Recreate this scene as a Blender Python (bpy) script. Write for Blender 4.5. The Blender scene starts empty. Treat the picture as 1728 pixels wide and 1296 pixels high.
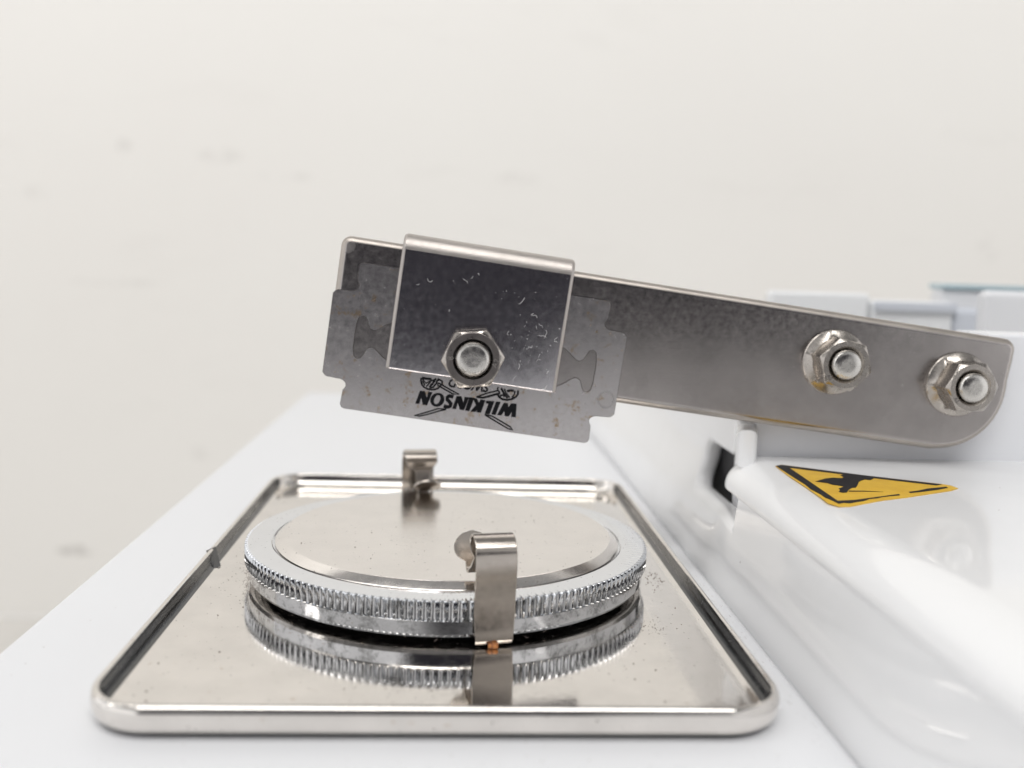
import bpy, bmesh, math, random
from mathutils import Vector, Matrix
random.seed(7)
MM = 0.001
scene = bpy.context.scene
COL = scene.collection

# ---------------------------------------------------------------- camera
cam_d = bpy.data.cameras.new('camera'); cam = bpy.data.objects.new('camera', cam_d); COL.objects.link(cam)
R_ = Vector((0.99774629, -0.05866776, 0.03256427)); U_ = Vector((-0.02544837, 0.11819722, 0.99266399)); F_ = Vector((0.06208638, 0.99125552, -0.11643784))
M = Matrix((R_, U_, -F_)).transposed().to_4x4(); M.translation = Vector((-0.0528, -136.7522, 43.6622)) * MM
cam.matrix_world = M
cam_d.sensor_width = 36; cam_d.lens = 36 * 1629.86 / 1728
cam_d.clip_start = 0.005; cam_d.clip_end = 20
cam_d.dof.use_dof = True; cam_d.dof.focus_distance = 0.126; cam_d.dof.aperture_fstop = 17.0
scene.camera = cam

# ---------------------------------------------------------------- world: a bright plain room, darker towards the photographer
w = bpy.data.worlds.new('World'); scene.world = w; w.use_nodes = True
nt = w.node_tree; nt.nodes.clear()
def N(t, **k):
    n = nt.nodes.new(t)
    for a, b in k.items(): setattr(n, a, b)
    return n
def mth(op, a, b=None, c=None, clamp=False):
    n = N('ShaderNodeMath', operation=op); n.use_clamp = clamp
    for i, v in enumerate((a, b, c)):
        if v is None: continue
        if isinstance(v, (int, float)): n.inputs[i].default_value = v
        else: nt.links.new(v, n.inputs[i])
    return n.outputs[0]
tc = N('ShaderNodeTexCoord'); sx = N('ShaderNodeSeparateXYZ'); nt.links.new(tc.outputs['Generated'], sx.inputs[0])
X, Y, Z = sx.outputs
def ell(cx, cz, wx, wz, s0, s1):
    dx = mth('DIVIDE', mth('SUBTRACT', X, cx), wx); dz = mth('DIVIDE', mth('SUBTRACT', Z, cz), wz)
    d = mth('SQRT', mth('ADD', mth('MULTIPLY', dx, dx), mth('MULTIPLY', dz, dz)))
    mr = N('ShaderNodeMapRange', interpolation_type='SMOOTHSTEP'); nt.links.new(d, mr.inputs[0])
    mr.inputs[1].default_value = s0; mr.inputs[2].default_value = s1; mr.inputs[3].default_value = 1; mr.inputs[4].default_value = 0
    return mth('MULTIPLY', mr.outputs[0], mth('LESS_THAN', Y, 0.0))
person = ell(0.05, 0.14, 0.52, 0.32, 0.82, 1.12)
low = N('ShaderNodeMapRange', interpolation_type='SMOOTHSTEP'); nt.links.new(Z, low.inputs[0])
low.inputs[1].default_value = -0.22; low.inputs[2].default_value = 0.02; low.inputs[3].default_value = 1.0; low.inputs[4].default_value = 1.0
mixc = N('ShaderNodeMix', data_type='RGBA'); mixc.inputs['A'].default_value = (1.12, 1.12, 1.13, 1); mixc.inputs['B'].default_value = (0.034, 0.032, 0.040, 1)
nt.links.new(person, mixc.inputs['Factor'])
up = N('ShaderNodeMapRange', interpolation_type='SMOOTHSTEP'); nt.links.new(Z, up.inputs[0])
up.inputs[1].default_value = 0.25; up.inputs[2].default_value = 0.6; up.inputs[3].default_value = 1.0; up.inputs[4].default_value = 0.22
lowup = mth('MULTIPLY', low.outputs[0], up.outputs[0])
sc = N('ShaderNodeVectorMath', operation='SCALE'); nt.links.new(mixc.outputs['Result'], sc.inputs[0]); nt.links.new(lowup, sc.inputs['Scale'])
bg = N('ShaderNodeBackground'); bg.inputs[1].default_value = 0.9; nt.links.new(sc.outputs[0], bg.inputs[0])
wo = N('ShaderNodeOutputWorld'); nt.links.new(bg.outputs[0], wo.inputs[0])

# ---------------------------------------------------------------- ceiling lamps and an added fill for the wall
def area(name, loc, target, sx_, sy_, power, col=(1, 0.985, 0.96)):
    l = bpy.data.lights.new(name, 'AREA'); l.shape = 'RECTANGLE'; l.size = sx_; l.size_y = sy_; l.energy = power; l.color = col
    o = bpy.data.objects.new(name, l); COL.objects.link(o); o.location = loc
    o.rotation_euler = (Vector(target) - Vector(loc)).to_track_quat('-Z', 'Y').to_euler()
    return o
area('ceiling_or_fill_lamp', (-0.15, -0.35, 1.35), (0, 0.05, 0), 1.3, 0.26, 4.5)
area('ceiling_or_fill_lamp', (0.0, -1.08, 1.45), (0.0, 0.45, 0.15), 1.6, 0.3, 12.5)  # added fill lamp, put in to brighten the wall
area('ceiling_or_fill_lamp', (-1.1, -0.2, 1.0), (0, 0.05, 0), 0.25, 1.1, 2.0)

scene.render.engine = 'CYCLES'
scene.view_settings.view_transform = 'Standard'; scene.view_settings.look = 'None'
scene.view_settings.exposure = 0.16; scene.view_settings.gamma = 1.0; scene.view_settings.use_curve_mapping = False
try:
    scene.cycles.max_bounces = 12; scene.cycles.glossy_bounces = 8; scene.cycles.use_denoising = True
except Exception: pass
# ---------------------------------------------------------------- materials
class G:
    def __init__(s, name):
        s.m = bpy.data.materials.new(name); s.m.use_nodes = True; s.t = s.m.node_tree; s.p = s.t.nodes['Principled BSDF']
        tcn = s.t.nodes.new('ShaderNodeTexCoord'); mp = s.t.nodes.new('ShaderNodeMapping'); mp.inputs['Scale'].default_value = (1000, 1000, 1000)
        s.t.links.new(tcn.outputs['Object'], mp.inputs[0]); s.v = mp.outputs[0]
    def set(s, **k):
        for a, b in k.items():
            a = a.replace('_', ' ')
            i = s.p.inputs[a]
            if isinstance(b, bpy.types.NodeSocket): s.t.links.new(b, i)
            else: i.default_value = (*b, 1) if isinstance(b, tuple) and len(b) == 3 else b
        return s
    def vec(s, sc=(1, 1, 1), rot=(0, 0, 0)):
        mp = s.t.nodes.new('ShaderNodeMapping'); mp.inputs['Scale'].default_value = sc; mp.inputs['Rotation'].default_value = rot
        s.t.links.new(s.v, mp.inputs[0]); return mp.outputs[0]
    def noise(s, scale, detail=3, rough=.55, vec=None, out='Fac'):
        n = s.t.nodes.new('ShaderNodeTexNoise'); n.inputs['Scale'].default_value = scale; n.inputs['Detail'].default_value = detail; n.inputs['Roughness'].default_value = rough
        s.t.links.new(vec or s.v, n.inputs['Vector']); return n.outputs[out]
    def voro(s, scale, vec=None, rnd=1):
        n = s.t.nodes.new('ShaderNodeTexVoronoi'); n.inputs['Scale'].default_value = scale; n.inputs['Randomness'].default_value = rnd
        s.t.links.new(vec or s.v, n.inputs['Vector']); return n.outputs['Distance']
    def rng(s, v, a, b, c, d):
        n = s.t.nodes.new('ShaderNodeMapRange'); s.t.links.new(v, n.inputs[0])
        for i, x in enumerate((a, b, c, d)): n.inputs[i + 1].default_value = x
        return n.outputs[0]
    def mix(s, f, a, b):
        n = s.t.nodes.new('ShaderNodeMix'); n.data_type = 'RGBA'
        for key, v in (('Factor', f), ('A', a), ('B', b)):
            if isinstance(v, bpy.types.NodeSocket): s.t.links.new(v, n.inputs[key])
            else: n.inputs[key].default_value = (*v, 1) if isinstance(v, tuple) else v
        return n.outputs['Result']
    def mul(s, a, b, op='MULTIPLY'):
        n = s.t.nodes.new('ShaderNodeMath'); n.operation = op
        for i, v in enumerate((a, b)):
            if isinstance(v, bpy.types.NodeSocket): s.t.links.new(v, n.inputs[i])
            else: n.inputs[i].default_value = v
        return n.outputs[0]
    def bump(s, h, strength, dist=0.0001, chain=None):
        n = s.t.nodes.new('ShaderNodeBump'); n.inputs['Strength'].default_value = strength; n.inputs['Distance'].default_value = dist
        s.t.links.new(h, n.inputs['Height'])
        if chain: s.t.links.new(chain, n.inputs['Normal'])
        s.t.links.new(n.outputs[0], s.p.inputs['Normal']); return n.outputs[0]

def metal(name, col, rough, var=.06, spots=0.0, spotcol=(.25, .18, .12), bump=.0, bscale=4, brushed=None, specks=0.0, smear=0.15, dirt=None, film=0.0, drops=0.0, wspecks=0.0):
    g = G(name)
    n1 = g.noise(.18, 4); n2 = g.noise(1.1, 4, .65)
    c = g.mix(g.rng(n1, .35, .65, 0, 1), tuple(x * (1 - smear) for x in col), col)
    met = None
    if spots:
        sp = g.mul(g.rng(g.noise(.55, 5, .7), 1 - spots, 1 - spots + .07, 0, 1), g.rng(g.noise(2.2, 3), .35, .6, .2, 1))
        c = g.mix(g.mul(sp, .8), c, spotcol)
    if dirt:
        dm = g.mul(g.rng(g.noise(dirt[1], 5, .7), .5, .7, 0, 1), dirt[0]); c = g.mix(dm, c, dirt[2])
        met = g.rng(dm, 0, 1, 1, .75)
    if specks:
        v = g.voro(.9); msk = g.mul(g.rng(v, .06, .095, 1, 0), g.rng(g.noise(.12, 2), .52 - specks, .58 - specks, 0, 1))
        c = g.mix(msk, c, (.12, .10, .09)); met = g.rng(msk, 0, 1, 1, 0)
    g.set(Base_Color=c, Metallic=1.0 if met is None else met)
    r = g.rng(n2, .3, .7, max(.02, rough - var), rough + var)
    if film:      # greasy wiped film: rougher cloudy patches
        fm = g.rng(g.noise(.07, 5, .6, vec=g.vec((1, 2.2, 1), (0, 0, .5))), .42, .68, 0, film); r = g.mul(r, fm, 'ADD')
    if drops:     # dried water drops
        v = g.voro(.11); ring = g.mul(g.mul(g.rng(v, .10, .12, 0, 1), g.rng(v, .13, .15, 1, 0)), g.rng(g.noise(.05, 1), .45, .55, 0, 1))
        ins = g.mul(g.rng(v, .12, .14, 1, 0), g.rng(g.noise(.05, 1), .45, .55, 0, 1))
        r = g.mul(r, g.mul(ins, drops), 'ADD'); c = g.mix(g.mul(ring, .35), c, tuple(x * .5 for x in col)); g.set(Base_Color=c)
    if wspecks:   # fine pale dust
        v = g.voro(2.4); mk = g.mul(g.rng(v, .05, .09, 1, 0), g.rng(g.noise(.25, 3), .62 - wspecks, .68 - wspecks, 0, 1))
        c = g.mix(mk, c, (.72, .72, .74)); met = g.mul(1.0 if met is None else met, g.rng(mk, 0, 1, 1, 0)); g.set(Base_Color=c, Metallic=met)
    g.set(Roughness=r)
    ch = None
    if brushed:
        ch = g.bump(g.noise(1.0, 2, vec=g.vec(*brushed[0:2])), brushed[2], .00002)
    if bump: g.bump(g.noise(bscale, 3), bump, .00004, ch)
    return g.m
M_tray = metal('polished_tray_steel', (.80, .765, .725), .07, .04, spots=.36, spotcol=(.52, .40, .30), bump=.05, bscale=.5, specks=.14, smear=.08, film=.05, wspecks=.06)
M_chrome = metal('chrome_plating', (.66, .675, .70), .06, .035, bump=.06, bscale=2.5, dirt=(.8, .6, (.10, .10, .095)))
M_chrome_top = metal('chrome_top', (.82, .835, .86), .10, .03, specks=.07, smear=.03)
M_plate = metal('brushed_disc_steel', (.84, .805, .77), .17, .03, brushed=((.12, 9, 9), (0, 0, 0), .12), specks=.16, smear=.05, film=.05)
M_arm = metal('worn_arm_steel', (.47, .44, .425), .21, .05, spots=.26, spotcol=(.30, .27, .25), bump=.04, bscale=3, brushed=((.15, 6, 6), (0, math.radians(7), 0), .05), drops=.12, wspecks=.05)
M_armedge = metal('arm_rounded_edge', (.46, .42, .385), .42, .05, bump=.3, bscale=5)
M_clamp = metal('clamp_steel', (.64, .62, .635), .15, .03, bump=.03, bscale=5, smear=.08, drops=.10, wspecks=.08)
M_bend = metal('grained_bend_steel', (.50, .465, .44), .40, .06, bump=.9, bscale=7, smear=.1)
M_blade = metal('blade_steel', (.575, .55, .545), .24, .04, smear=.05, spots=.43, spotcol=(.42, .31, .20), drops=.08, wspecks=.02, bump=.05, bscale=2, brushed=((8, 8, .4), (0, 0, 0), .05))
M_nut = metal('nut_steel', (.47, .435, .40), .25, .08, spots=.22, spotcol=(.36, .31, .26), bump=.12, bscale=2.5)
M_bolt = metal('bolt_steel', (.62, .60, .57), .26, .08, bump=.35, bscale=2.2)
M_nutface = metal('dark_shaded_steel', (.23, .21, .20), .33, .08, bump=.3, bscale=3)  # dark colour stands in for the face's dark reflection and the blade's edge shadow
M_clip = metal('spring_clip_steel', (.52, .475, .43), .22, .04, spots=.22, spotcol=(.3, .24, .18), bump=.04, bscale=2, smear=.08)
M_tray_dark = metal('dark_tray_steel', (.13, .13, .13), .22, .06, specks=.1)  # darker steel for the tray's inner side walls and tab
def plain(name, col, rough, spec=.5, coat=0.0, metallic=0.0, **k):
    g = G(name); g.set(Base_Color=col, Roughness=rough, Specular_IOR_Level=spec, Metallic=metallic)
    if coat: g.set(Coat_Weight=coat, Coat_Roughness=.04)
    return g
def specked(g, col, spc, dens, scale=.35):
    v = g.voro(scale); msk = g.mul(g.rng(v, .04, .07, 1, 0), g.rng(g.noise(.08, 3), .62 - dens, .66 - dens, 0, 1))
    g.set(Base_Color=g.mix(g.mul(msk, .7), col, spc)); return g
g = plain('glossy_white_enamel', (.83, .835, .845), .08, .5, .0); specked(g, (.83, .835, .845), (.35, .32, .3), .06)
g.bump(g.noise(.045, 2), .12, .0012); M_enamel = g.m
g = plain('white_base_paint', (.765, .775, .80), .42, .4); specked(g, (.765, .775, .80), (.4, .38, .35), .1, .5)
g.bump(g.noise(1.2, 3), .15, .0001); M_base = g.m
g = plain('grey_white_block_paint', (.76, .77, .80), .35, .4); specked(g, (.80, .81, .84), (.3, .3, .3), .12); M_block = g.m
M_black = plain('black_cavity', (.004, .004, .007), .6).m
M_gap_shade = plain('gap_shade_black', (.004, .004, .004), .6, .1).m  # black that paints the shade under the ring and the tray
M_ink = plain('black_printed_ink', (.006, .006, .008), .6, .15).m
g = plain('copper_orange_tab', (.55, .22, .09), .45); g.set(Base_Color=g.mix(g.rng(g.noise(2.5, 4), .4, .6, 0, 1), (.50, .20, .06), (.16, .05, .02))); M_rust = g.m
g = plain('sticker_yellow', (.78, .47, .03), .38); g.set(Base_Color=g.mix(g.rng(g.noise(.35, 4), .35, .7, 0, 1), (.80, .50, .035), (.70, .41, .03))); M_yellow = g.m
g = G('sticker_black'); f = g.rng(g.noise(2.6, 5, .8), .60, .70, 0, 1); g.set(Base_Color=g.mix(f, (.012, .011, .013), (.10, .065, .02)), Roughness=.5, Specular_IOR_Level=.25); M_sblack = g.m
g = plain('clear_plastic_guard', (.80, .82, .84), .12, .5); g.set(Transmission_Weight=.75, IOR=1.35); M_clear = g.m
M_teal = plain('teal_edge_plastic', (.46, .58, .63), .25).m
M_bluegrey = plain('blue_grey_plastic', (.60, .63, .69), .3).m
M_greyp = plain('light_grey_plastic', (.83, .845, .86), .3).m
M_lint = plain('white_lint', (.82, .81, .80), .8).m
M_fluff = plain('grey_brown_fluff', (.30, .25, .23), .9).m
# wall paint with scuff marks: x, z, half width, half height, strength
WALL_MARKS = [(-214, -125, 13, 4, .6), (-184, 104, 5, 7, .28), (-132, 102, 16, 5, .22), (-96, 92, 18, 3, .14), (-56, 8, 9, 14, .14), (-232, 78, 8, 5, .16), (313, 66, 8, 10, .18), (-146, -67, 10, 5, .14), (33, 96, 16, 4, .12), (-190, 30, 30, 3, .12)]
g = plain('painted_wall', (.80, .78, .745), .85, .2)
sc1 = g.mul(g.rng(g.noise(.020, 6, .65, vec=g.vec((.5, 1, 1.5), (0, .3, 0))), .58, .76, 0, 1), .12)
c = g.mix(sc1, (.86, .845, .815), (.60, .58, .55)); c = g.mix(g.mul(g.rng(g.noise(.006, 3), .35, .7, 0, 1), .35), c, (.835, .81, .78)); 
spx = g.t.nodes.new('ShaderNodeSeparateXYZ'); g.t.links.new(g.v, spx.inputs[0]); nz = g.noise(.09, 5, .7)
for x0_, z0_, a_, b_, k_ in WALL_MARKS:
    ex = g.mul(g.mul(spx.outputs[0], x0_, 'SUBTRACT'), a_, 'DIVIDE'); ez = g.mul(g.mul(spx.outputs[2], z0_, 'SUBTRACT'), b_, 'DIVIDE')
    d_ = g.mul(g.mul(ex, ex), g.mul(ez, ez), 'ADD'); c = g.mix(g.mul(g.mul(g.rng(d_, .2, 1.0, 1, 0), g.rng(nz, .42, .62, 0, 1)), k_), c, (.36, .34, .32))
g.set(Base_Color=c); M_wall = g.m
g = plain('pale_bench_top', (.74, .72, .69), .5, .4); g.set(Base_Color=g.mix(g.rng(g.noise(.02, 4), .3, .7, 0, 1), (.76, .74, .71), (.66, .64, .61))); M_bench = g.m
M_scuff = plain('grey_scuff', (.60, .58, .56), .9).m

# ---------------------------------------------------------------- mesh helpers: everything is drawn in millimetres
def finish(me, mat, smooth=35):
    for v in me.vertices: v.co *= MM
    if smooth:
        me.polygons.foreach_set('use_smooth', [True] * len(me.polygons)); me.set_sharp_from_angle(angle=math.radians(smooth))
    if mat: me.materials.append(mat)
    me.update(); return me
def obj(name, me, parent=None):
    o = bpy.data.objects.new(name, me); COL.objects.link(o)
    if me.polygons[0].use_smooth:
        md = o.modifiers.new('normals', 'WEIGHTED_NORMAL'); md.keep_sharp = True; md.weight = 80
    if parent: o.parent = parent
    return o
def from_bm(name, bm, mat, parent=None, smooth=35, xf=None):
    if xf: bmesh.ops.transform(bm, matrix=xf, verts=bm.verts)
    bmesh.ops.recalc_face_normals(bm, faces=bm.faces)
    me = bpy.data.meshes.new(name); bm.to_mesh(me); bm.free(); finish(me, mat, smooth); return obj(name, me, parent)
def empty(name, label, cat, loc=(0, 0, 0)):
    o = bpy.data.objects.new(name, None); COL.objects.link(o); o.empty_display_size = .01; o['label'] = label; o['category'] = cat; return o
def loops_bm(bm, rings, close=True, cap0=False, cap1=False):
    vs = [[bm.verts.new(p) for p in r] for r in rings]; n = len(rings[0])
    for a, b in zip(vs, vs[1:]):
        for i in range(n if close else n - 1):
            j = (i + 1) % n; bm.faces.new((a[i], a[j], b[j], b[i]))
    if cap0: bm.faces.new(vs[0][::-1])
    if cap1: bm.faces.new(vs[-1])
    return vs
def lathe(bm, prof, n=96, cap0=False, cap1=False, rf=None):
    rings = []
    for r, z in prof: rings.append([((rf(r, z, t) if rf else r) * math.cos(t), (rf(r, z, t) if rf else r) * math.sin(t), z) for t in [2 * math.pi * i / n for i in range(n)]])
    return loops_bm(bm, rings, True, cap0, cap1)
def rrect(x0, x1, y0, y1, rad, seg=14):
    pts = []
    for cx, cy, a0 in ((x1 - rad, y1 - rad, 0), (x0 + rad, y1 - rad, 90), (x0 + rad, y0 + rad, 180), (x1 - rad, y0 + rad, 270)):
        for i in range(seg + 1):
            a = math.radians(a0 + 90 * i / seg); pts.append((cx + rad * math.cos(a), cy + rad * math.sin(a)))
    return pts
def flat(loops, depth, bevel=0.0, res=3, grow=0.0):
    """fill 2D loops (later ones inside are holes), thickness depth along +z from z=0; returns bmesh in mm"""
    cu = bpy.data.curves.new('tmp', 'CURVE'); cu.dimensions = '2D'; cu.fill_mode = 'BOTH'
    for lp in loops:
        s = cu.splines.new('POLY'); s.points.add(len(lp) - 1); s.use_cyclic_u = True
        for p, q in zip(s.points, lp): p.co = (q[0], q[1], 0, 1)
    cu.bevel_depth = bevel; cu.bevel_resolution = res; cu.offset = grow - bevel; cu.extrude = max(0.0001, depth / 2 - bevel)
    o = bpy.data.objects.new('tmp', cu); me = bpy.data.meshes.new_from_object(o)
    bm = bmesh.new(); bm.from_mesh(me); bpy.data.objects.remove(o); bpy.data.curves.remove(cu); bpy.data.meshes.remove(me)
    bmesh.ops.remove_doubles(bm, verts=bm.verts, dist=1e-5)
    bmesh.ops.translate(bm, vec=(0, 0, depth / 2), verts=bm.verts); return bm
def join_bm(bms):
    out = bmesh.new()
    for b in bms:
        me = bpy.data.meshes.new('t'); b.to_mesh(me); b.free(); out.from_mesh(me); bpy.data.meshes.remove(me)
    return out
def stroke(pts, wd):
    L_, R2 = [], []
    for i, p in enumerate(pts):
        a = Vector(pts[max(i - 1, 0)]); b = Vector(pts[min(i + 1, len(pts) - 1)]); d = (b - a)
        if d.length < 1e-6: d = Vector((1, 0))
        d.normalize(); n = Vector((-d.y, d.x)) * wd / 2; L_.append((p[0] + n.x, p[1] + n.y)); R2.append((p[0] - n.x, p[1] - n.y))
    bm = bmesh.new(); vl = [bm.verts.new((x, y, 0)) for x, y in L_]; vr = [bm.verts.new((x, y, 0)) for x, y in R2]
    for i in range(len(pts) - 1): bm.faces.new((vl[i], vl[i + 1], vr[i + 1], vr[i]))
    return bm
def box_bm(x0, x1, y0, y1, z0, z1, bev=0.0, seg=3):
    bm = bmesh.new(); bmesh.ops.create_cube(bm, size=1)
    for v in bm.verts: v.co = Vector(((x0 + x1) / 2 + v.co.x * (x1 - x0), (y0 + y1) / 2 + v.co.y * (y1 - y0), (z0 + z1) / 2 + v.co.z * (z1 - z0)))
    if bev: bmesh.ops.bevel(bm, geom=bm.edges[:], offset=bev, segments=seg, profile=.5, affect='EDGES')
    return bm
def text_bm(s, size, offset=0.0, shear=0.0):
    cu = bpy.data.curves.new('tmp', 'FONT'); cu.body = s; cu.size = size; cu.offset = offset; cu.shear = shear; cu.extrude = 0.0; cu.align_x = 'CENTER'; cu.align_y = 'CENTER'
    o = bpy.data.objects.new('tmp', cu); me = bpy.data.meshes.new_from_object(o); bm = bmesh.new(); bm.from_mesh(me)
    bpy.data.objects.remove(o); bpy.data.curves.remove(cu); bpy.data.meshes.remove(me); return bm

# ---------------------------------------------------------------- setting
wall = from_bm('wall', box_bm(-1200, 1200, 420, 440, -165, 1000), M_wall, smooth=0); wall['kind'] = 'structure'
bench = from_bm('table_top', box_bm(-1000, 1000, -700, 420, -185, -165.3), M_bench, smooth=0); bench['kind'] = 'structure'

# ---------------------------------------------------------------- white machine body
body = empty('tissue_chopper', 'white enamelled machine body with raised cover and flat base under the steel tray', 'machine')
from_bm('base_plate', box_bm(-51.2, 39.5, -230, 205, -30, -1.2, 1.6, 4), M_base, body)
# lower housing: enamel wall with a rounded notch near the arm mount, drawn in (y, z)
def cr(cx, cy, r_, a0, a1, n=8):
    return [(cx + r_ * math.cos(math.radians(a0 + (a1 - a0) * i / n)), cy + r_ * math.sin(math.radians(a0 + (a1 - a0) * i / n))) for i in range(n + 1)]
outer = [(-230, -32), (150, -32), (150, 30), (12, 30), (5.2, 21.8), (1, 21.5), (1, 15.9)] + cr(21.2, 13.1, 2.8, 90, 0) + cr(21.2, 11.3, 2.8, 0, -90) + [(-3, 8.5), (-3, 14.0), (-230, 14.0)]
XF = Matrix(((0, 0, 1, 0), (1, 0, 0, 0), (0, 1, 0, 0), (0, 0, 0, 1)))      # local (x,y,z) -> (y,z,x)
bm = flat([outer], 3.2, 1.3, 6); bmesh.ops.transform(bm, matrix=XF, verts=bm.verts)
for k in range(-12, 26, 1): bmesh.ops.bisect_plane(bm, geom=bm.verts[:] + bm.edges[:] + bm.faces[:], plane_co=(0, k, 0), plane_no=(0, 1, 0))
for k in range(-2, 26, 2): bmesh.ops.bisect_plane(bm, geom=bm.verts[:] + bm.edges[:] + bm.faces[:], plane_co=(0, 0, k), plane_no=(0, 0, 1))
def sst(x, a_, b_):
    t_ = min(1, max(0, (x - a_) / (b_ - a_))); return t_ * t_ * (3 - 2 * t_)
for v_ in bm.verts:
    v_.co.x += 41.15 - 1.6 * max(0.0, 12.8 - v_.co.z) / 14 + 2.6 * sst(v_.co.y, -3, 9) * sst(v_.co.z, 0, 17)
lower = from_bm('lower_housing', bm, M_enamel, body, smooth=50)
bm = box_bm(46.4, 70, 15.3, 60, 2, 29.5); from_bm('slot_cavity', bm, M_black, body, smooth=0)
# cover: rounded lid
def cover_bm():
    bm = bmesh.new(); rings = []
    x0, x1, y0, y1, zt = 41.0, 230, -230, 9.6, 16.95
    n = 22
    prof = [(0.06, 12.5), (0.0, 12.6)]
    rr = 3.6
    for i in range(n + 1):
        a = math.radians(90 * i / n); prof.append((6.6 - 6.6 * math.cos(a), zt - 4.0 + 4.0 * math.sin(a)))
    for d, z in prof: rings.append([(x, y, z) for x, y in rrect(x0 + d, x1 - d, y0 + d, y1 - d * .5, max(.5, 8.2 - d), 12)])
    loops_bm(bm, rings, True, True, True); return bm
from_bm('cover', cover_bm(), M_enamel, body, smooth=50)
from_bm('mounting_block', flat([[(45.9, 6), (150, 6), (150, 36.5), (81, 36.5), (79, 31), (45.9, 31)]], 10, .5, 5), M_block, body, xf=Matrix(((1, 0, 0, 0), (0, 0, 1, 5.05), (0, 1, 0, 0), (0, 0, 0, 1))))
from_bm('rear_block', box_bm(111, 260, 60, 64, 9, 42.8, 1.5, 4), M_base, body)
# traced outlines in millimetres
LETTERS=[
[ [(13.4, -21.96), (13.81, -20.08), (14.47, -20.06), (14.9, -21.04), (14.96, -20.03), (15.53, -20.05), (15.04, -21.96), (14.47, -21.95), (14.08, -20.91), (13.93, -21.93)] ],
[ [(18.7, -21.92), (19.07, -20.06), (19.71, -20.03), (20.15, -21.01), (20.2, -20.03), (20.79, -20.02), (20.33, -21.91), (19.78, -21.89), (19.31, -20.89), (19.19, -21.9)] ],
[ [(20.53, -21.91), (20.88, -19.96), (21.52, -19.96), (21.12, -21.92)] ],
[ [(21.38, -20.01), (21.95, -20.03), (22.34, -20.64), (22.48, -20.07), (23.14, -20.08), (22.79, -21.91), (22.16, -21.92), (22.31, -21.25), (21.97, -21.93), (21.32, -21.94), (21.97, -20.95)] ],
[ [(23.33, -20.13), (24.45, -20.03), (24.05, -21.96), (23.4, -21.94), (23.71, -20.46), (23.33, -20.47)] ],
[ [(24.35, -21.92), (24.72, -20.04), (25.32, -20.0), (24.91, -21.92)] ],
[ [(25.18, -21.88), (25.85, -20.06), (26.39, -20.02), (26.59, -20.67), (26.9, -19.99), (27.65, -19.94), (27.82, -21.84), (27.2, -21.88), (27.18, -21.08), (26.82, -21.86), (26.26, -21.88), (26.08, -21.1), (25.76, -21.87)] ],
[ [(17.36, -20.96), (17.32, -21.18), (17.24, -21.39), (17.11, -21.58), (16.94, -21.74), (16.75, -21.87), (16.55, -21.94), (16.33, -21.97), (16.12, -21.95), (15.92, -21.89), (15.75, -21.77), (15.61, -21.62), (15.5, -21.44), (15.45, -21.23), (15.44, -21.01), (15.48, -20.79), (15.56, -20.58), (15.69, -20.39), (15.85, -20.23), (16.04, -20.11), (16.25, -20.03), (16.47, -20.0), (16.68, -20.02), (16.88, -20.09), (17.05, -20.2), (17.19, -20.35), (17.29, -20.54), (17.35, -20.74)] , [(16.82, -20.96), (16.78, -21.11), (16.73, -21.26), (16.66, -21.39), (16.57, -21.51), (16.47, -21.59), (16.37, -21.64), (16.27, -21.66), (16.17, -21.65), (16.08, -21.6), (16.01, -21.52), (15.95, -21.41), (15.92, -21.28), (15.91, -21.14), (15.92, -20.98), (15.95, -20.83), (16.0, -20.68), (16.08, -20.55), (16.16, -20.44), (16.26, -20.35), (16.36, -20.3), (16.47, -20.28), (16.56, -20.3), (16.65, -20.34), (16.73, -20.42), (16.78, -20.53), (16.82, -20.66), (16.83, -20.81)] ],]
S_STROKE= [(18.59, -20.27), (18.22, -20.18), (17.89, -20.25), (17.71, -20.48), (17.79, -20.76), (18.13, -21.01), (18.38, -21.27), (18.37, -21.59), (18.09, -21.78), (17.75, -21.81), (17.42, -21.71)]
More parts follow.
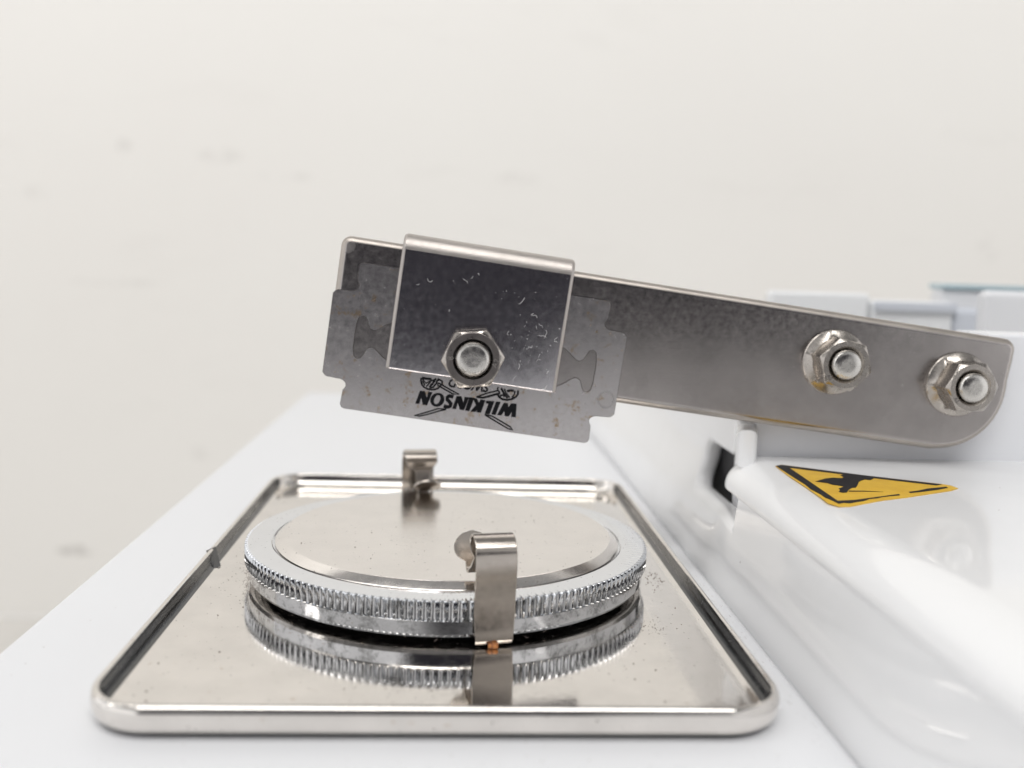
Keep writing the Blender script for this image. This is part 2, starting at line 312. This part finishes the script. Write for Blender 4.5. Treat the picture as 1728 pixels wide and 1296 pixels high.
SWORDS=[
( [(13.71, -18.19), (13.71, -18.68), (13.92, -19.15), (14.32, -19.49), (14.78, -19.64), (15.37, -19.68), (15.94, -19.52), (16.3, -19.29), (16.5, -18.96), (16.74, -18.58), (16.69, -18.24), (16.32, -18.1), (16.0, -18.25), (15.88, -18.76), (15.52, -19.31), (15.05, -19.48)] , 0.117 ),
( [(13.93, -18.16), (14.08, -18.53), (14.47, -18.87), (15.18, -18.37), (15.65, -18.2)] , 0.097 ),
( [(15.15, -18.17), (14.95, -18.8), (14.59, -19.35)] , 0.097 ),
( [(15.76, -17.98), (15.43, -18.73), (15.04, -19.38)] , 0.136 ),
( [(13.78, -18.18), (14.48, -18.22), (15.15, -18.17)] , 0.156 ),
( [(16.2, -17.92), (15.89, -18.51)] , 0.117 ),
( [(13.98, -18.2), (14.01, -18.74), (14.37, -19.2)] , 0.097 ),
( [(16.19, -18.56), (18.18, -19.36), (19.37, -19.78), (18.44, -19.82), (16.15, -18.94)] , 0.097 ),
( [(16.19, -18.56), (16.15, -18.94)] , 0.097 ),
( [(21.84, -19.77), (23.26, -19.01), (24.84, -18.38)] , 0.097 ),
( [(21.84, -19.77), (22.78, -19.75), (23.43, -19.48), (25.1, -18.74)] , 0.136 ),
( [(25.1, -18.74), (24.75, -18.39), (24.61, -18.16), (24.78, -17.94)] , 0.097 ),
( [(27.56, -17.98), (27.64, -18.51), (27.41, -18.95), (26.88, -19.35), (26.22, -19.57), (25.52, -19.55), (25.04, -19.3), (24.79, -18.98)] , 0.136 ),
( [(25.13, -17.99), (25.45, -18.44), (25.81, -18.88), (26.28, -19.31)] , 0.136 ),
( [(25.58, -18.02), (25.98, -18.66), (26.55, -19.17)] , 0.097 ),
( [(27.13, -18.09), (27.16, -18.59), (26.85, -19.13)] , 0.097 ),
( [(26.03, -18.35), (26.49, -18.13), (26.99, -18.11)] , 0.156 ),
( [(25.07, -19.19), (25.52, -18.93), (25.86, -19.18)] , 0.117 ),
( [(17.85, -22.17), (16.73, -22.21), (15.07, -23.01), (13.5, -23.73), (14.19, -23.7), (15.4, -23.23), (16.69, -22.62), (17.85, -22.17)] , 0.088 ),
( [(23.38, -22.12), (24.43, -22.17), (26.24, -22.91), (27.3, -23.36), (27.74, -23.72), (26.95, -23.63), (25.35, -22.96), (23.97, -22.38), (23.38, -22.12)] , 0.097 ),
]
SWORD_BOX= [(17.65, -18.79), (23.66, -18.7)]
STICKER= [(46.65, -2.66), (47.9, -1.65), (57.65, -8.16), (66.19, -12.85), (66.96, -13.68), (67.08, -15.28), (65.37, -16.71), (57.3, -21.1), (53.25, -23.03), (50.05, -25.03), (47.73, -26.54), (46.34, -26.64), (45.68, -24.86), (45.93, -20.99), (46.13, -16.16), (46.24, -9.77)]
BORDER=[ [(46.71, -2.74), (47.84, -1.93), (57.58, -8.33), (65.98, -13.09), (64.82, -13.86), (57.08, -9.49), (48.27, -3.98), (47.33, -23.79), (49.76, -23.17), (57.12, -19.44), (56.88, -20.14), (54.0, -21.36), (53.05, -22.08), (51.92, -22.49), (50.6, -23.74), (49.61, -24.25), (48.36, -25.03), (47.68, -24.83), (46.84, -25.39), (46.69, -23.84), (46.38, -22.27), (46.46, -20.42), (46.26, -17.57), (46.54, -15.05), (46.55, -11.3)] , [(58.96, -18.13), (60.59, -17.31), (62.6, -15.94), (65.81, -14.59), (65.66, -15.25), (63.61, -16.57), (62.07, -17.33), (60.34, -18.16), (58.91, -18.76)] ]
HAND= [(48.69, -12.86), (50.79, -10.92), (52.08, -10.26), (53.29, -10.46), (53.89, -9.62), (53.76, -8.68), (54.64, -7.79), (56.37, -8.28), (57.97, -10.04), (56.89, -11.3), (56.26, -10.97), (55.39, -11.82), (54.73, -12.64), (53.61, -14.81), (52.83, -16.17), (52.26, -16.36), (51.33, -17.5), (50.43, -19.09), (49.76, -19.35), (49.48, -18.76), (50.09, -17.81), (50.21, -16.96), (51.4, -15.72), (50.85, -15.04), (50.31, -14.72), (50.01, -13.79)]
LINE= [(51.09, -18.08), (53.25, -17.97), (55.49, -18.41), (53.06, -18.4), (50.88, -18.58)]
# guard far behind
guard = empty('plastic_guard', 'blurred clear plastic guard with blue-grey end standing behind the right end of the arm', 'guard')
from_bm('clear_panel', box_bm(75, 99.5, 90, 94, 18, 41.0, 1), M_greyp, guard)
from_bm('end_block', box_bm(99.8, 120.0, 89, 94, 12, 39.6, 1.2), M_greyp, guard)
from_bm('dark_corner', box_bm(120.1, 127.5, 88.5, 95, 12, 38.4, 1.8), M_bluegrey, guard)
from_bm('grey_rail', box_bm(99.8, 120, 87.6, 88.9, 37.0, 39.3, .4), M_bluegrey, guard)
from_bm('lid_body', box_bm(121, 260, 98, 104, 10, 42.6, 1), M_base, guard)
from_bm('lid_edge', box_bm(121, 240, 97, 105, 42.65, 44.0, .4), M_teal, guard)

# ---------------------------------------------------------------- warning sticker
stk = from_bm('warning_sticker', flat([STICKER], .08), M_yellow, body, smooth=0, xf=Matrix.Translation((0, 0, 16.96)))
stk['label'] = 'yellow triangular hand hazard sticker with worn black border on the white cover'
from_bm('sticker_border', flat([BORDER[0]], .03), M_sblack, stk, smooth=0, xf=Matrix.Translation((0, 0, 17.045)))
from_bm('worn_border_piece', flat([BORDER[1]], .03), M_sblack, stk, smooth=0, xf=Matrix.Translation((0, 0, 17.046)))
from_bm('hand_symbol', join_bm([flat([HAND], .03), flat([LINE], .03)]), M_sblack, stk, smooth=0, xf=Matrix.Translation((0, 0, 17.047)))

# ---------------------------------------------------------------- tray
def tray_bm():
    bm = bmesh.new()
    x0, x1, y0, y1 = -34.8, 34.4, -49.4, 54.8
    prof = [(5.5, -1.17), (4.6, -1.1), (4.0, -.86), (2.0, -.84), (1.1, -.76), (.55, -.5), (.2, -.05), (.04, .55), (0, 1.25), (.08, 1.75), (.25, 2.1), (.5, 2.3), (.72, 2.27), (.88, 2.08), (.96, 1.7), (1.0, 1.3), (1.1, .9), (1.32, .5), (1.7, .2), (2.2, .05), (2.9, 0.0)]
    rings = [[(x, y, z) for x, y in rrect(x0 + d, x1 - d, y0 + d, y1 - d, max(.6, 6.8 - d), 16)] for d, z in prof]
    loops_bm(bm, rings, True, True, True); return bm
def darken_tray(o):
    o.data.materials.append(M_tray_dark); o.data.materials.append(M_gap_shade)
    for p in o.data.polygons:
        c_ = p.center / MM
        if p.normal.z < -.75 and c_.z < -.7: p.material_index = 2  # underside coloured black as the tray's contact shadow
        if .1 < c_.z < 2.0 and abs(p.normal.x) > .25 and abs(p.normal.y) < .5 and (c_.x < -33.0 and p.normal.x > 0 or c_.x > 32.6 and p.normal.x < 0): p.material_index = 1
tray = empty('steel_tray', 'shallow polished steel tray with rounded rim lying on the white base', 'tray')
darken_tray(from_bm('tray_pan', tray_bm(), M_tray, tray, smooth=55))
# bent tab on the left rim
bm = bmesh.new(); t = [(-34.6, .3, 2.32), (-33.8, 2.6, 2.3), (-32.5, .2, .15), (-33.2, -1.2, .2)]
t2 = [(x - .1, y + .2, z) for x, y, z in t]; loops_bm(bm, [t, t2], True, True, True); from_bm('bent_tab', bm, M_tray_dark, tray, smooth=0)

# ---------------------------------------------------------------- round stage
stage = empty('round_stage', 'round chrome stage with knurled edge and raised steel disc standing in the tray', 'stage')
bm = bmesh.new(); lathe(bm, [(25.6, .01), (25.6, 1.2)], 128, True, True); from_bm('gap_shade_foot', bm, M_gap_shade, stage)  # foot coloured black for the shaded gap below the ring
NT = 172; n = NT * 8
def knurl(r, z, t):
    if 2.92 < z < 5.25:
        k = abs(math.sin(NT * t / 2)); return r - .42 * k ** .75
    return r
bm = bmesh.new(); lathe(bm, [(25.2, .62), (27.4, .62), (27.75, .8), (28.0, 1.2), (28.05, 2.75), (28.15, 2.87), (28.42, 2.95), (28.5, 3.05), (28.5, 5.12), (28.45, 5.2)], n, rf=knurl)
from_bm('knurled_ring', bm, M_chrome, stage, smooth=28)
bm = bmesh.new()
def knurl2(r, z, t): return r - .42 * abs(math.sin(NT * t / 2)) ** .75 if r > 28.2 else r
lathe(bm, [(28.45, 5.2), (28.38, 5.33), (28.3, 5.37), (28.02, 5.376), (24.95, 5.375), (24.75, 5.2), (24.7, 4.6), (24.0, 4.6)], n, rf=knurl2)
from_bm('ring_top', bm, M_chrome_top, stage, smooth=28)
bm = bmesh.new(); lathe(bm, [(24.45, 4.65), (24.45, 5.3), (24.35, 5.42), (23.35, 6.12), (23.2, 6.17), (15, 6.2), (6, 6.22)], 160, False, True)
from_bm('stage_disc', bm, M_plate, stage, smooth=30)

# spring clips: strip profile in a radial plane, (radius, height, half width)
def clip(ang, hw, prof, name='spring_clip', thick=.35, lean=0.0):
    bm = bmesh.new(); er = Vector((math.cos(ang), math.sin(ang), 0)); et = Vector((-er.y, er.x, 0)); rings = []
    P_ = [Vector((p[0], p[1])) for p in prof]
    for i, p in enumerate(prof):
        a = P_[max(i - 1, 0)]; b = P_[min(i + 1, len(P_) - 1)]; d = (b - a).normalized(); nn = Vector((-d.y, d.x)) * thick / 2
        h = p[2]; off = p[3] if len(p) > 3 else 0
        ring = []
        for sw, sn in ((-1, -.6), (-.96, -1), (.96, -1), (1, -.6), (1, .6), (.96, 1), (-.96, 1), (-1, .6)):
            q = P_[i] + nn * sn; w3 = er * q.x + et * (h * sw + off); ring.append((w3.x, w3.y, q.y))
        rings.append(ring)
    loops_bm(bm, rings, True, True, True); return from_bm(name, bm, M_clip, stage, smooth=40)
def arc(cr, cz, r, a0, a1, n, hw0, hw1=None, off0=0, off1=0):
    out = []
    for i in range(n + 1):
        k = i / n; a = math.radians(a0 + (a1 - a0) * k); out.append((cr + r * math.cos(a), cz + r * math.sin(a), hw0 + ((hw1 if hw1 is not None else hw0) - hw0) * k, off0 + (off1 - off0) * k))
    return out
def clip_prof(hw, top, narrow, zl, off, rise, R0):
    p = [(28.0, .45, hw * .8), (28.9, .5, hw * .9), (29.15, .9, hw * .92), (29.05, 2.4, hw * .96), (29.0, 4.2, hw), (29.0, 6.0, hw), (29.2, 7.4, hw), (29.3, 9, hw), (29.28, top - 2.6, hw)]
    p += arc(27.15, top - 2.1, 2.1, 5, 165, 16, hw, hw * .97)
    p += [(25.5, top - 2.4, hw * .8, off * .2), (25.1, top - 3.2, narrow * 1.1, off * .5), (24.6, zl + .8, narrow, off * .8)]
    p += arc(23.7, zl + .8, .85, -20, -120, 7, narrow, narrow, off, off)
    r0, z0 = 23.2, zl + .12
    for i in range(1, 19):
        k = i / 18; h = narrow
        q = (k - .6) / .4
        if q > -1: h = max(.15, R0 * math.sqrt(max(0, 1 - q * q)))
        if k < .3: h = max(h, narrow)
        p.append((r0 - 4.6 * k * math.cos(rise) , z0 + 4.6 * k * math.sin(rise) - .25 * math.sin(k * 3.14), h, off))
    return p
c1 = clip(math.radians(-78.9), 2.45, clip_prof(2.45, 12.9, 1.0, 7.6, -1.3, math.radians(64), 2.3)); c1['label'] = 'front spring clip gripping the knurled edge nearest the camera'
c2 = clip(math.radians(101.0), 2.45, clip_prof(2.75, 12.6, 1.1, 6.4, -.3, math.radians(33), 2.3)); c2['label'] = 'rear spring clip at the far edge of the disc'
bm = box_bm(4.9, 6.1, -29.3, -28.5, .05, .6, .15); from_bm('orange_tab', bm, M_rust, stage)

# ---------------------------------------------------------------- arm (drawn in its own u, v plane; -y faces the camera)
A_ = math.radians(-6.95)
UU = Vector((math.cos(A_), 0, math.sin(A_))); VV = Vector((-math.sin(A_), 0, math.cos(A_))); OO = Vector((-15.8, 0, 47.9))
AX = Matrix(((UU.x, VV.x, 0, OO.x), (0, 0, -1, 0), (UU.z, VV.z, 0, OO.z), (0, 0, 0, 1)))     # local z -> -y
arm = empty('cutting_arm', 'long worn steel arm bolted to the white machine, sloping down to the right', 'arm')
pts = []
def corner(cx, cy, r, a0, a1, n=8):
    return [(cx + r * math.cos(math.radians(a0 + (a1 - a0) * i / n)), cy + r * math.sin(math.radians(a0 + (a1 - a0) * i / n))) for i in range(n + 1)]
pts += corner(1.4, -1.4, 1.4, 180, 90) + corner(97.6, -1.7, 1.7, 90, 0) + [(99.3, -3.2), (99.2, -6.0)] + corner(89.5, -7.8, 9.8, 5, -80, 14) + [(89.5, -17.75)] + corner(1.2, -16.5, 1.2, 270, 180)
ap = from_bm('arm_plate', flat([pts], 4.6, 1.0, 5), M_arm, arm, smooth=40, xf=AX @ Matrix.Translation((0, 0, -4.6)))
ap.data.materials.append(M_armedge)
for p_ in ap.data.polygons:
    if abs(p_.normal.y) < .97: p_.material_index = 1

# clamp plate folded over the arm: profile (d towards camera, v)
def clamp_bm():
    u0, u1 = 8.55, 32.85
    outer_ = [(1.0, -17.5), (1.0, -.65)]
    cy, cz, ro = -1.25, -.65, 2.25
    for i in range(1, 13):
        a = math.radians(90 * i / 12); outer_.append((cy + ro * math.cos(a), cz + ro * math.sin(a)))
    outer_ += [(-4.2, 1.6)]
    for i in range(1, 9):
        a = math.radians(90 + 90 * i / 8); outer_.append((-4.2 + 1.6 * math.cos(a), 0.0 + 1.6 * math.sin(a)))
    outer_ += [(-5.8, -12)]
    inn = []
    th = .75
    for i, p in enumerate(outer_):
        a = Vector(outer_[max(i - 1, 0)]); b = Vector(outer_[min(i + 1, len(outer_) - 1)]); d = (b - a).normalized(); nn = Vector((-d.y, d.x)); inn.append((p[0] + nn.x * th, p[1] + nn.y * th))
    bm = bmesh.new(); e = .5; rings = []
    def ring(u, s):
        r = []
        for i, p in enumerate(outer_):
            q = inn[i]; r.append((p[0] + (q[0] - p[0]) * s, p[1] + (q[1] - p[1]) * s))
        for i in range(len(inn) - 1, -1, -1):
            p = outer_[i]; q = inn[i]; r.append((q[0] - (q[0] - p[0]) * s, q[1] - (q[1] - p[1]) * s))
        if s: r[0] = (r[0][0], r[0][1] + .2)
        return [(u, v, d) for d, v in r]
    rings = [ring(u0, .5), ring(u0 + .15, .18), ring(u0 + e, 0), ring(u1 - e, 0), ring(u1 - .15, .18), ring(u1, .5)]
    vs = loops_bm(bm, rings)
    m = len(outer_)
    for r in (vs[0], vs[-1]):
        for i in range(m - 1): bm.faces.new((r[i], r[i + 1], r[2 * m - 2 - i], r[2 * m - 1 - i]))
    # soften the long lower edge
    es = [ed for ed in bm.edges if all(abs(v.co.y + 17.5) < .02 and abs(v.co.z - 1.0) < .02 for v in ed.verts)]
    if es: bmesh.ops.bevel(bm, geom=es, offset=.28, segments=3, profile=.5, affect='EDGES')
    return bm
cl = from_bm('clamp_plate', clamp_bm(), M_clamp, arm, smooth=45, xf=AX)
cl.data.materials.append(M_bend)
for p_ in cl.data.polygons:
    q_ = AX.inverted() @ (p_.center / MM)
    n_ = AX.inverted().to_3x3() @ p_.normal
    if q_.y > -.62 or abs(n_.x) > .12: p_.material_index = 1
cl['label'] = 'dark shiny folded steel clamp plate over the blade'

def hexr(rc, t):
    a = (t % (math.pi / 3)) - math.pi / 6; return rc * math.cos(math.pi / 6) / math.cos(a)
def nut(rc, h, hole, z0=0.0, flange=None, rot=0.0, cham=.35):
    n = 144; bm = bmesh.new(); fr = rc * math.cos(math.pi / 6); rf = fr * .985; T = [2 * math.pi * i / n for i in range(n)]
    hx = [min(hexr(rc, t + rot), rc * .985) for t in T]
    def R(fn, z): return [(fn(i) * math.cos(T[i]), fn(i) * math.sin(T[i]), z(i) if callable(z) else z) for i in range(n)]
    rings = []
    if flange:
        rings += [R(lambda i: flange, 0), R(lambda i: flange, .35), R(lambda i: flange - .12, .5), R(lambda i: flange - .7, .75), R(lambda i: max(hx[i], flange - 1.2) if flange - 1.2 > fr else hx[i], 1.05)]
        rings += [R(lambda i: hx[i], 1.4)]
    else: rings += [R(lambda i: hx[i] - .1, 0), R(lambda i: hx[i], .15)]
    ze = lambda i: h - max(0, hx[i] - rf) * cham - .04
    rings += [R(lambda i: hx[i], lambda i: ze(i) - .12), R(lambda i: hx[i] - .08, ze), R(lambda i: rf - .06, h)]
    rings += [R(lambda i: rf - .2, h), R(lambda i: hole + .42, h), R(lambda i: hole + .1, h - .3), R(lambda i: hole, h - 1.6)]
    loops_bm(bm, rings); return bm, rf
def bolt_bm(r, h):
    bm = bmesh.new(); lathe(bm, [(r, -4), (r, h - .55), (r - .04, h - .4), (r - .28, h - .12), (r - .52, h - .04), (r - .62, h), (r * .4, h + .02)], 64, False, True); return bm
def place(u, v, z, rot=0): return AX @ Matrix.Translation((u, v, z)) @ Matrix.Rotation(rot, 4, 'Z')
bmn, rf = nut(4.45, 4.0, 2.55, rot=math.radians(-11.5))
hn = from_bm('hex_nut', bmn, M_nut, arm, smooth=25, xf=place(20.4, -14.1, 1.0))
hn['label'] = 'hexagonal nut with dark stamped face holding the clamp plate'
bm = bmesh.new(); lathe(bm, [(3.68, 0), (3.62, .03), (2.78, .03), (2.68, -.2)], 96); from_bm('stamped_face', bm, M_nutface, hn, smooth=25, xf=place(20.4, -14.1, 5.0))
for s_, dx, dy, sz, ro in (('8', -3.15, -.3, 1.25, -75), ('A2', 3.15, -.05, 1.05, 75)):
    b = text_bm(s_, sz, .012); bmesh.ops.transform(b, matrix=place(20.4 + dx, -14.1 + dy, 5.045) @ Matrix.Rotation(math.radians(ro), 4, 'Z'), verts=b.verts); from_bm('stamped_mark', b, M_nut, hn, smooth=0)
bt = from_bm('bolt_end', bolt_bm(2.42, 5.55), M_bolt, arm, smooth=30, xf=place(20.4, -14.1, 0))
for (u, v, rt, lb) in ((72.45, -7.15, -51, 'inner flanged nut with washer base on the arm'), (91.3, -7.65, -9, 'outer flanged nut near the rounded end of the arm')):
    bmn, rf = nut(3.95, 4.6, 2.2, flange=4.75, rot=math.radians(rt), cham=.5)
    fn = from_bm('flange_nut', bmn, M_nut, arm, smooth=28, xf=place(u, v, 0)); fn['label'] = lb
    from_bm('bolt_end', bolt_bm(2.15, 5.2), M_bolt, fn, smooth=30, xf=place(u, v, 0))
    b = text_bm('A2', .7, .012); bmesh.ops.transform(b, matrix=place(u, v, 4.62) @ Matrix.Rotation(math.radians(-45), 4, 'Z') @ Matrix.Translation((0, -2.95, 0)), verts=b.verts); from_bm('stamped_mark', b, M_nutface, fn, smooth=0)

# ---------------------------------------------------------------- razor blade
blade = empty('razor_blade', 'thin double-edged steel razor blade with black upside-down lettering, held under the clamp plate', 'razor blade')
def sym(q):      # quadrant outline -> whole outline about the centre (20.85, -13.75)
    a = [(x, y) for x, y in q]; b = [(x, -y) for x, y in reversed(q)]; c_ = [(-x, -y) for x, y in q]; d = [(-x, y) for x, y in reversed(q)]
    return [(20.85 + x, -13.75 + y) for x, y in a + b + c_ + d]
q = [(.01, 10.35)] + [(17.3, 10.35), (17.75, 10.2), (17.95, 9.8), (17.85, 7.75), (17.62, 7.45), (17.5, 7.1), (17.6, 6.7), (17.95, 6.4), (18.4, 6.25), (20.3, 6.15), (20.65, 6.0), (20.98, 5.6)]
outline = sym(q)
def hole_r():
    h = [(10.0, 3.9), (12.0, 2.9), (13.0, 2.3), (14.2, 1.35), (14.75, 1.2), (15.3, 1.5), (15.65, 2.3), (15.95, 2.9), (16.5, 3.05), (17.0, 2.75), (17.22, 1.6), (17.25, 0)]
    full = h + [(x, -y) for x, y in reversed(h[:-1])]; return full
HR = [(20.85 + x, -13.75 + y - .0) for x, y in hole_r()]; HL = [(20.85 - x, -13.75 + y) for x, y in hole_r()]
bm = flat([outline, HR, HL], .1); from_bm('blade_sheet', bm, M_blade, blade, smooth=0, xf=AX @ Matrix.Translation((0, 0, .06)))
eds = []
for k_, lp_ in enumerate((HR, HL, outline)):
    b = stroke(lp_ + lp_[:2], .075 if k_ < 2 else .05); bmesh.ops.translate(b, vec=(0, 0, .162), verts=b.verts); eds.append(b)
from_bm('edge_shade', join_bm(eds), M_nutface, blade, smooth=0, xf=AX)  # dark strokes painting the thin shadow line along holes and outline
ZI = .166
lets = [flat(l, .004, grow=.035) for l in LETTERS[:-1]] + [flat(LETTERS[-1], .004, grow=.035)]
b = stroke(S_STROKE, .54); bmesh.ops.translate(b, vec=(0, 0, .004), verts=b.verts); lets.append(b)
from_bm('lettering', join_bm(lets), M_ink, blade, smooth=0, xf=AX @ Matrix.Translation((0, 0, ZI)))
st = []
for i, (p, wd) in enumerate(SWORDS):
    b = stroke(p, wd * 2.3); bmesh.ops.translate(b, vec=(0, 0, .0012 * i), verts=b.verts); st.append(b)
from_bm('crossed_swords_emblem', join_bm(st), M_ink, blade, smooth=0, xf=AX @ Matrix.Translation((0, 0, ZI)))
b = text_bm('SWORD', 1.9, .07, .25)
xs = [v.co.x for v in b.verts]; ys = [v.co.y for v in b.verts]; sxx = 5.9 / (max(xs) - min(xs)); syy = 1.35 / (max(ys) - min(ys)); my = max(ys)
for v_ in b.verts: v_.co.x *= -sxx; v_.co.y = -(v_.co.y - my) * syy
bmesh.ops.translate(b, vec=(20.65, -18.95, 0), verts=b.verts)
from_bm('small_lettering', b, M_ink, blade, smooth=0, xf=AX @ Matrix.Translation((0, 0, ZI)))

# ---------------------------------------------------------------- lint and fluff
def fibre(bm, p0, L_, r, ax, ay, az, curl):
    n = 7; a = random.uniform(0, 6.28); pts = []; p = Vector(p0)
    for i in range(n):
        pts.append(p.copy()); p = p + (ax * math.cos(a) + ay * math.sin(a)) * (L_ / n) + az * random.uniform(-.02, .03); a += random.uniform(-curl, curl)
    rings = []
    for i, c_ in enumerate(pts):
        d = (pts[min(i + 1, n - 1)] - pts[max(i - 1, 0)]).normalized(); s_ = d.cross(az).normalized(); t_ = s_.cross(d); rr = r * (.4 if i in (0, n - 1) else 1)
        rings.append([tuple(c_ + s_ * rr * math.cos(k) + t_ * rr * math.sin(k)) for k in (0, 1.57, 3.14, 4.71)])
    loops_bm(bm, rings, True, True, True)
bm = bmesh.new(); ux, uy, uz = Vector((1, 0, 0)), Vector((0, 1, 0)), Vector((0, 0, 1))
for i in range(70):
    k = random.random()
    if k < .55: u, v = random.gauss(28.5, 2.2), random.gauss(-11.5, 2.8)
    else: u, v = random.uniform(9.3, 32), random.uniform(-16.8, -1.5)
    if not (9 < u < 32.3 and -17 < v < -1): continue
    if (u - 20.4) ** 2 + (v + 14.1) ** 2 < 26: continue
    fibre(bm, (u, v, 1.02), random.choice((.10, .15, .25, .6, 1.3)) * random.uniform(.6, 1.3), random.uniform(.010, .022), ux, uy, uz, .9)
o = from_bm('lint', bm, M_lint, None, smooth=60, xf=AX); o['kind'] = 'stuff'; o['label'] = 'tiny white lint fibres stuck to the clamp plate'; o['category'] = 'lint'
bm = bmesh.new()
for i in range(60):
    a = math.radians(random.gauss(196, 10)); r = random.uniform(27.9, 28.5); fibre(bm, (r * math.cos(a), r * math.sin(a), random.uniform(.2, 2.2)), random.uniform(.4, 1.3), .018, Vector((math.cos(a), math.sin(a), 0)), uz, Vector((-math.sin(a), math.cos(a), 0)), 1.4)
for i in range(9):
    a = math.radians(random.uniform(185, 300)); r = random.uniform(27.4, 28.6); fibre(bm, (r * math.cos(a), r * math.sin(a), random.uniform(.1, .7)), random.uniform(.3, 1.0), .02, Vector((-math.sin(a), math.cos(a), 0)), uz, Vector((math.cos(a), math.sin(a), 0)), 1.2)
o = from_bm('fluff', bm, M_fluff, None, smooth=60); o['kind'] = 'stuff'; o['label'] = 'grey dust fluff clinging to the left underside of the knurled ring'; o['category'] = 'fluff'

def flakes(name, pts, mat, label, cat):
    bm = bmesh.new()
    for x, y, z, r_ in pts:
        n = random.randint(4, 6); a0 = random.uniform(0, 6.28); el_ = random.uniform(.35, 1)
        ca, sa = math.cos(a0), math.sin(a0); lo, hi = [], []
        for i in range(n):
            t = 6.283 * i / n; q = r_ * random.uniform(.6, 1.2); u = q * math.cos(t); v = q * el_ * math.sin(t)
            lo.append((x + u * ca - v * sa, y + u * sa + v * ca, z)); hi.append((x + .6 * (u * ca - v * sa), y + .6 * (u * sa + v * ca), z + r_ * .5))
        loops_bm(bm, [lo, hi], True, True, True)
    o = from_bm(name, bm, mat, None, smooth=0); o['kind'] = 'stuff'; o['label'] = label; o['category'] = cat; return o
M_crumb = plain('brown_crumb', (.16, .12, .09), .8).m
pp = []
for i in range(230):
    x, y = random.uniform(-31.5, 31), random.uniform(-45, 40)
    if x * x + y * y > 29.2 ** 2: pp.append((x, y, .004, random.choice((.04, .06, .08, .14))))
for i in range(120):
    a = random.uniform(2.6, 4.4); q = 29 + abs(random.gauss(0, 1.8)); pp.append((q * math.cos(a), q * math.sin(a), .004, random.uniform(.03, .10)))
for i in range(70):
    x, y = random.gauss(25.5, 1.6), random.gauss(-21.5, 1.5)
    if x < 31.5: pp.append((x, y, .004, random.uniform(.03, .10)))
for i in range(60):
    x, y = random.gauss(29.6, .7), random.gauss(-3, 2.2)
    if x < 31.6: pp.append((x, y, .004, random.uniform(.04, .13)))
for i in range(90):
    a = random.uniform(0, 6.28); q = 23 * math.sqrt(random.random()); pp.append((q * math.cos(a), q * math.sin(a), 6.222, random.choice((.03, .05, .07, .10))))
for i in range(60):
    a = random.uniform(0, 6.28); q = random.uniform(25.3, 27.8); pp.append((q * math.cos(a), q * math.sin(a), 5.378, random.uniform(.03, .07)))
flakes('crumbs', pp, M_crumb, 'tiny brown crumbs and dirt specks scattered over the tray floor and disc', 'dirt specks')
pp = [(random.gauss(36.8, .6), random.uniform(-50, 5), -1.195, random.uniform(.03, .08)) for i in range(120)]
pp += [(random.uniform(-49, 38), random.gauss(-58, 4), -1.195, random.uniform(.03, .09)) for i in range(120)]
pp += [(random.uniform(50, 110), random.uniform(-60, 3), 16.952, random.uniform(.03, .08)) for i in range(45)]
flakes('dust_grains', pp, M_fluff, 'fine grey dust grains on the white base and cover beside the tray', 'dust')
